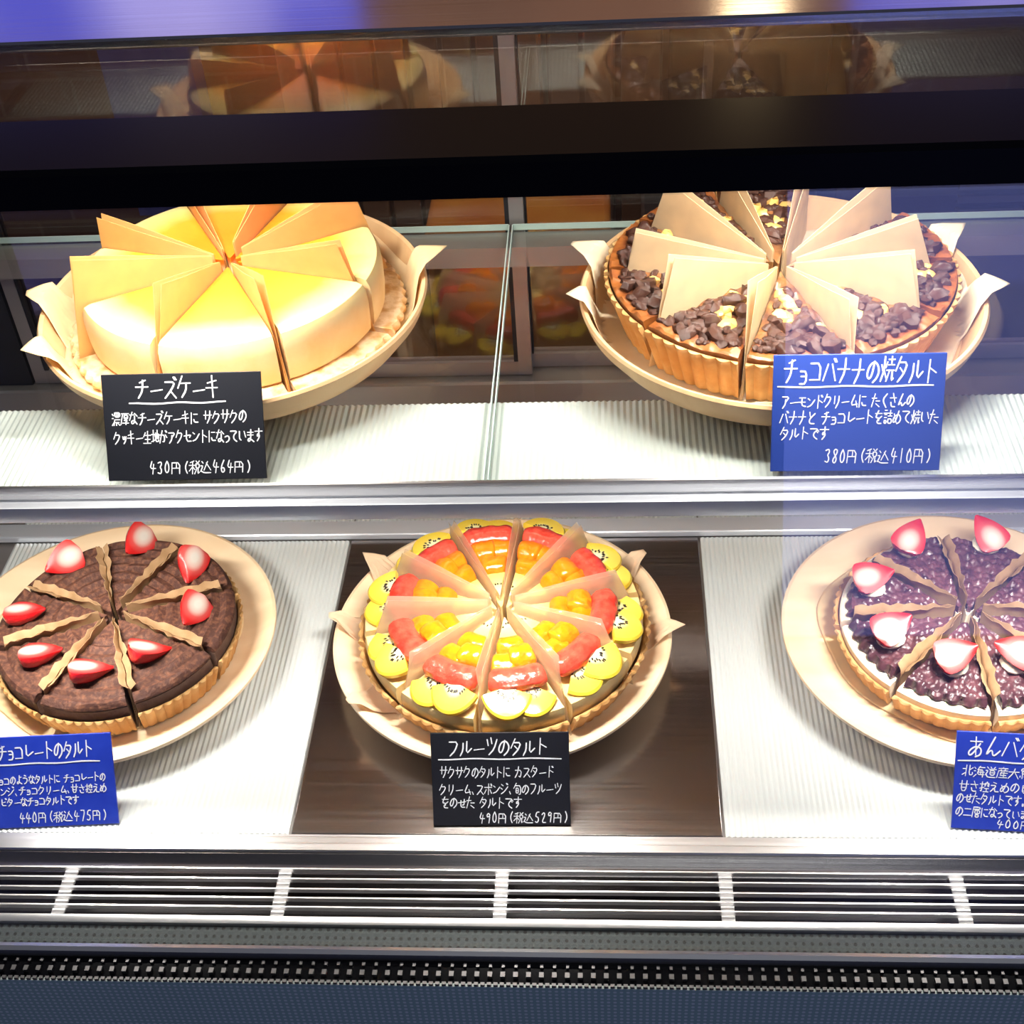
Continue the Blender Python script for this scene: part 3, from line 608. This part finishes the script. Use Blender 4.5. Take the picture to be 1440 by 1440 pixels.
# ------------------------------------------------------------------ price cards with hand lettering
GL = {}
for ln_ in '''チ 7132 0494 51554729|ー 1695|ス 12826519 5699|ズ 12826519 5699 7081 8091|ケ 3005 2393 636639|キ 1372 0585 4059|サ 0393 2026 707549|ク 3005 22826629|ッ 2436 5456 847749|ア 119164 535629|セ 049375 303898|ン 1233 185793|ト 3039 3385|ョ 24848929 3686|コ 128288 1888|バ 3208 6298 7081 8091|ナ 0484 505529|タ 3005 22826629 3466|ル 222609 515895|モ 1282 0585 42478898|ド 3039 3385 6071 7081|リ 2126 717549|ム 511897 7599|レ 212895|ジ 1132 0425 195793 7081 8091|ビ 212888 2574 7081 8091|フ 11816629|ツ 1124 4053 917639|カ 03837958 403509|ポ 0393 5059 2508 7598 8091928180|な 0252 3006 6193 636839275699|に 1119 4282 465898|の 514628062261948759|が 03636848 3009 7395 7081 8091|っ 1564967839|て 0191444789|い 121738 7296|ま 1282 1484 505739183699|す 0292 50553634546639|た 0353 3009 5595 5799|く 702479|さ 1383 4076 263979|ん 5009455996|と 2134 82263989|を 1282 40155557 84374989|め 1248 6038081462958859|で 0191444789 7384 8293|よ 5282 505739183699|う 3061 1363856839|え 3061 137319 36565999|せ 0493 717656 323888|あ 1282 4058 73290744858859|濃 0112 0414 0927 3090933330 5053 7073 3595 3529 4787 5759 6799|厚 1191 2109 4282854542 4484 46866769 2898|生 2104 1393 5059 2686 0999|地 0343 2028 0847 449296 7076 52589897|円 1119 118189 5155 1585|税 4011 0353 3139 3407 3456 6071 9081 6292956562 7559 858998|込 1122 042408 183999 6137 5297|焼 0315 4234 202509 2548 5191 7073 5393 4595 6549 858998|詰 1030 0242 1333 1535 1737391917 5292 7074 5494 5696995956|甘 0393 20297970 2676|控 0242 202918 0645 7071 53519193 6254 828494 5696 7679 4999|旬 3004 22929979 3464683834 3666|北 3039 0333 0836 60689896 9264|海 0112 0414 0927 5033 4191 433797 438389 3595 6367|道 1021 032307 172999 4051 8071 3292 4383874743 4585|産 5051 1191 3243 7263 1393 1309 4436 3595 6469 3787 2999|大 0393 504409 5399|納 200233 311545 2529 0708 4748 5259 529299 707467 7486|自 5032 2282892922 2484 2787|二 1282 0898|層 10909212 1009 3393963633 6366 4787894947|0 40232749676340|1 4049|2 2240622979|3 21506244665928|4 301575 5249|5 60302454674928|6 502539685526|7 207049|8 614022665939276361|9 624022346259|( 60434669|) 30535639|、 2749|。 2747492927'''.split('|'):
    a_, *st = ln_.split(' '); GL[a_] = [[(int(s[i]), int(s[i+1])) for i in range(0, len(s), 2)] for s in st]
ROUND = set('なにのがっていますたくさんとをめでようえせあ0235689()')
def ribbon(b, pts, wd, y):
    n = len(pts); vs = []; fs = []
    for i, (x, z) in enumerate(pts):
        p = pts[max(0, i-1)]; q = pts[min(n-1, i+1)]; d = Vector((q[0]-p[0], q[1]-p[1])); d = d.normalized() if d.length > 1e-9 else Vector((1, 0)); nx, nz = -d.y, d.x
        ex = 0
        if i == 0: x -= d.x*wd*.4; z -= d.y*wd*.4
        if i == n-1: x += d.x*wd*.4; z += d.y*wd*.4
        k = wd*.5*(.75 if i in (0, n-1) else 1)
        for yy in (y, y-.00018): vs += [(x+nx*k, yy, z+nz*k), (x-nx*k, yy, z-nz*k)]
    for i in range(n-1):
        o = i*4; fs += [(o+2,o+3,o+7,o+6), (o,o+2,o+6,o+4), (o+1,o+5,o+7,o+3), (o,o+4,o+5,o+1)]
    fs += [(0,1,3,2), (n*4-4,n*4-2,n*4-1,n*4-3)]
    b.add(vs, fs)
def chaikin(p, it):
    for _ in range(it):
        if len(p) < 3: return p
        q = [p[0]]
        for u, v in zip(p, p[1:]): q += [(u[0]*.75+v[0]*.25, u[1]*.75+v[1]*.25), (u[0]*.25+v[0]*.75, u[1]*.25+v[1]*.75)]
        q.append(p[-1]); p = q
    return p
def adv(c):
    if c == ' ': return .55
    if c in '0123456789': return .62
    if c in '()': return .6
    if c in 'ッョっ': return .72
    if c in '、。': return .62
    return 1.0
def write(b, text, W, H, u0, u1, v0, v1, wd, y, rg, slope=0.0):
    tot = sum(adv(c) for c in text); cw = (u1-u0)*W/tot; x = u0*W-W/2; hh = (v1-v0)*H
    for c in text:
        a = adv(c)
        if c != ' ':
            sx = cw*a*(.86 if c not in '0123456789()' else 1.15); hs = hh*rg.uniform(.9, 1.0); jy = rg.uniform(-.03, .05)*hh; sl = .10
            small = c in 'ョっッ'
            for st in GL[c]:
                p = chaikin(st, 2 if c in ROUND else 1) if len(st) > 2 else st
                pts = []
                for gx, gy in p:
                    px = gx/9; py = 1-gy/9
                    if c == 'ー': py = 1-(gy/9*.6+.25)
                    pts.append((x+cw*a*.07+(px+sl*(py-.5))*sx, H*(1-v1)+jy+py*hs+slope*(x+px*sx)))
                ribbon(b, pts, wd, y)
        x += cw*a
INK = mat('chalk_ink', (.93,.94,.97), rough=.6)
SLATE = mat('black_board', (.012,.013,.018), rough=.45, spec=.3); NAVY = mat('navy_board', (.022,.055,.30), rough=.4, spec=.4); BLUEB = mat('blue_board', (.012,.04,.46), rough=.45, spec=.4, col2=(.02,.055,.52), scale=60)
ACR = glass('acrylic', (.95,.97,.98), f0=.06)
CEDGE = mat('board_edge', (.45,.42,.55), rough=.5)
def card(loc, W, H, lean, yaw, board, lines, ul, label, sd, t=.0018):
    r = tag(empty('price_card', loc, (R(-lean), 0, R(yaw))), label, 'price card', 'handwritten price cards')
    b = MB(); b.box(-W/2, W/2, -t/2, t/2, 0, H); bevel(b.build('board', board, r), .0004)
    b = MB(); rg = random.Random(sd)
    for i, (txt, u0, u1, v0, v1) in enumerate(lines): write(b, txt, W, H, u0, u1, v0, v1, .00115 if i == 0 else .00080, -t/2-.0001, rg)
    u0, u1, v = ul; n = 12; ribbon(b, [((u0+(u1-u0)*i/n)*W-W/2, H*(1-v)+.0004*sin(i*1.1+sd)) for i in range(n+1)], .0011, -t/2-.0001)
    b.build('lettering', INK, r, False)
    M = Matrix.Rotation(R(lean), 4, 'X')
    b = MB(); b.prism([(t/2+.0004,.0006),(t/2+.0004,.026),(t/2+.0024,.026),(t/2+.0034,.0038),(.020,.0160),(.0212,.0142)], -.02, .02) if 0 else b.prism([(t/2+.0005,.001),(t/2+.0005,.030),(t/2+.0025,.030),(t/2+.0030,.0125)], -.018, .018)
    b.build('acrylic_stand', ACR, r, False); return r
card((-.2498,.0800,ZG+.0010), .1126, .0745, 31, 0.5, SLATE, [('チーズケーキ',.21,.74,.03,.23),('濃厚なチーズケーキに サクサクの',.05,.90,.35,.47),('クッキー生地がアクセントになっています',.05,.99,.53,.65),('430円(税込464円)',.26,.91,.82,.94)], (.17,.77,.275), 'black handwritten price card in front of the cheesecake', 1)
card((.2096,.0805,ZG+.0010), .1122, .0800, 23, -.5, NAVY, [('チョコバナナの焼タルト',.06,.955,.03,.24),('アーモンドクリームに たくさんの',.05,.83,.335,.45),('バナナと チョコレートを詰めて焼いた',.045,.975,.475,.59),('タルトです',.05,.34,.61,.72),('380円(税込410円)',.31,.95,.80,.93)], (.03,.93,.27), 'navy handwritten price card in front of the chocolate banana tart', 2)
card((-.4113,.0068,.0008), .1097, .0765, 33, 3.4, BLUEB, [('チョコレートのタルト',.145,.86,.07,.25),('チョコのようなタルトに チョコレートの',.09,.935,.425,.52),('スポンジ、チョコクリーム、甘さ控えめ',.03,.935,.545,.64),('ビターなチョコタルトです',.13,.72,.665,.76),('440円(税込475円)',.255,.92,.83,.95)], (.12,.90,.30), 'bright blue handwritten price card in front of the chocolate tart', 3)
card((-.0438,.0105,.0008), .1097, .0765, 33, .8, SLATE, [('フルーツのタルト',.12,.85,.06,.24),('サクサクのタルトに カスタード',.06,.89,.36,.48),('クリーム、スポンジ、旬のフルーツ',.05,.94,.54,.66),('をのせた タルトです',.06,.65,.69,.81),('490円(税込529円)',.33,.985,.85,.97)], (.055,.94,.28), 'black handwritten price card in front of the fruit tart', 4)
card((.3616,.0075,.0008), .1097, .0780, 33, -3.6, BLUEB, [('あんバタ',.075,.545,.05,.26),('北海道産大納',.05,.52,.345,.455),('甘さ控えめの自',.035,.52,.50,.605),('のせたタルトです。',.02,.50,.625,.735),('の二層になっていま',.02,.52,.765,.87),('400円',.30,.55,.885,.975)], (.02,.90,.295), 'bright blue handwritten price card in front of the red bean tart', 5)
# lettering on the carton
GL.update({'R': [[(1,9),(1,0),(6,0),(7,2),(6,4),(1,4)],[(4,4),(8,9)]], 'O': [[(4,0),(1,2),(1,7),(4,9),(7,7),(7,2),(4,0)]], 'M': [[(0,9),(1,0),(4,7),(7,0),(8,9)]]})
b = MB(); rg = random.Random(3); write(b, 'ROOM', .23, .2, .15, .62, .3, .46, .003, 0, rg); o = b.build('lettering', BLACKM, bx, False); o.location = (.215, 1.1795, -.235)
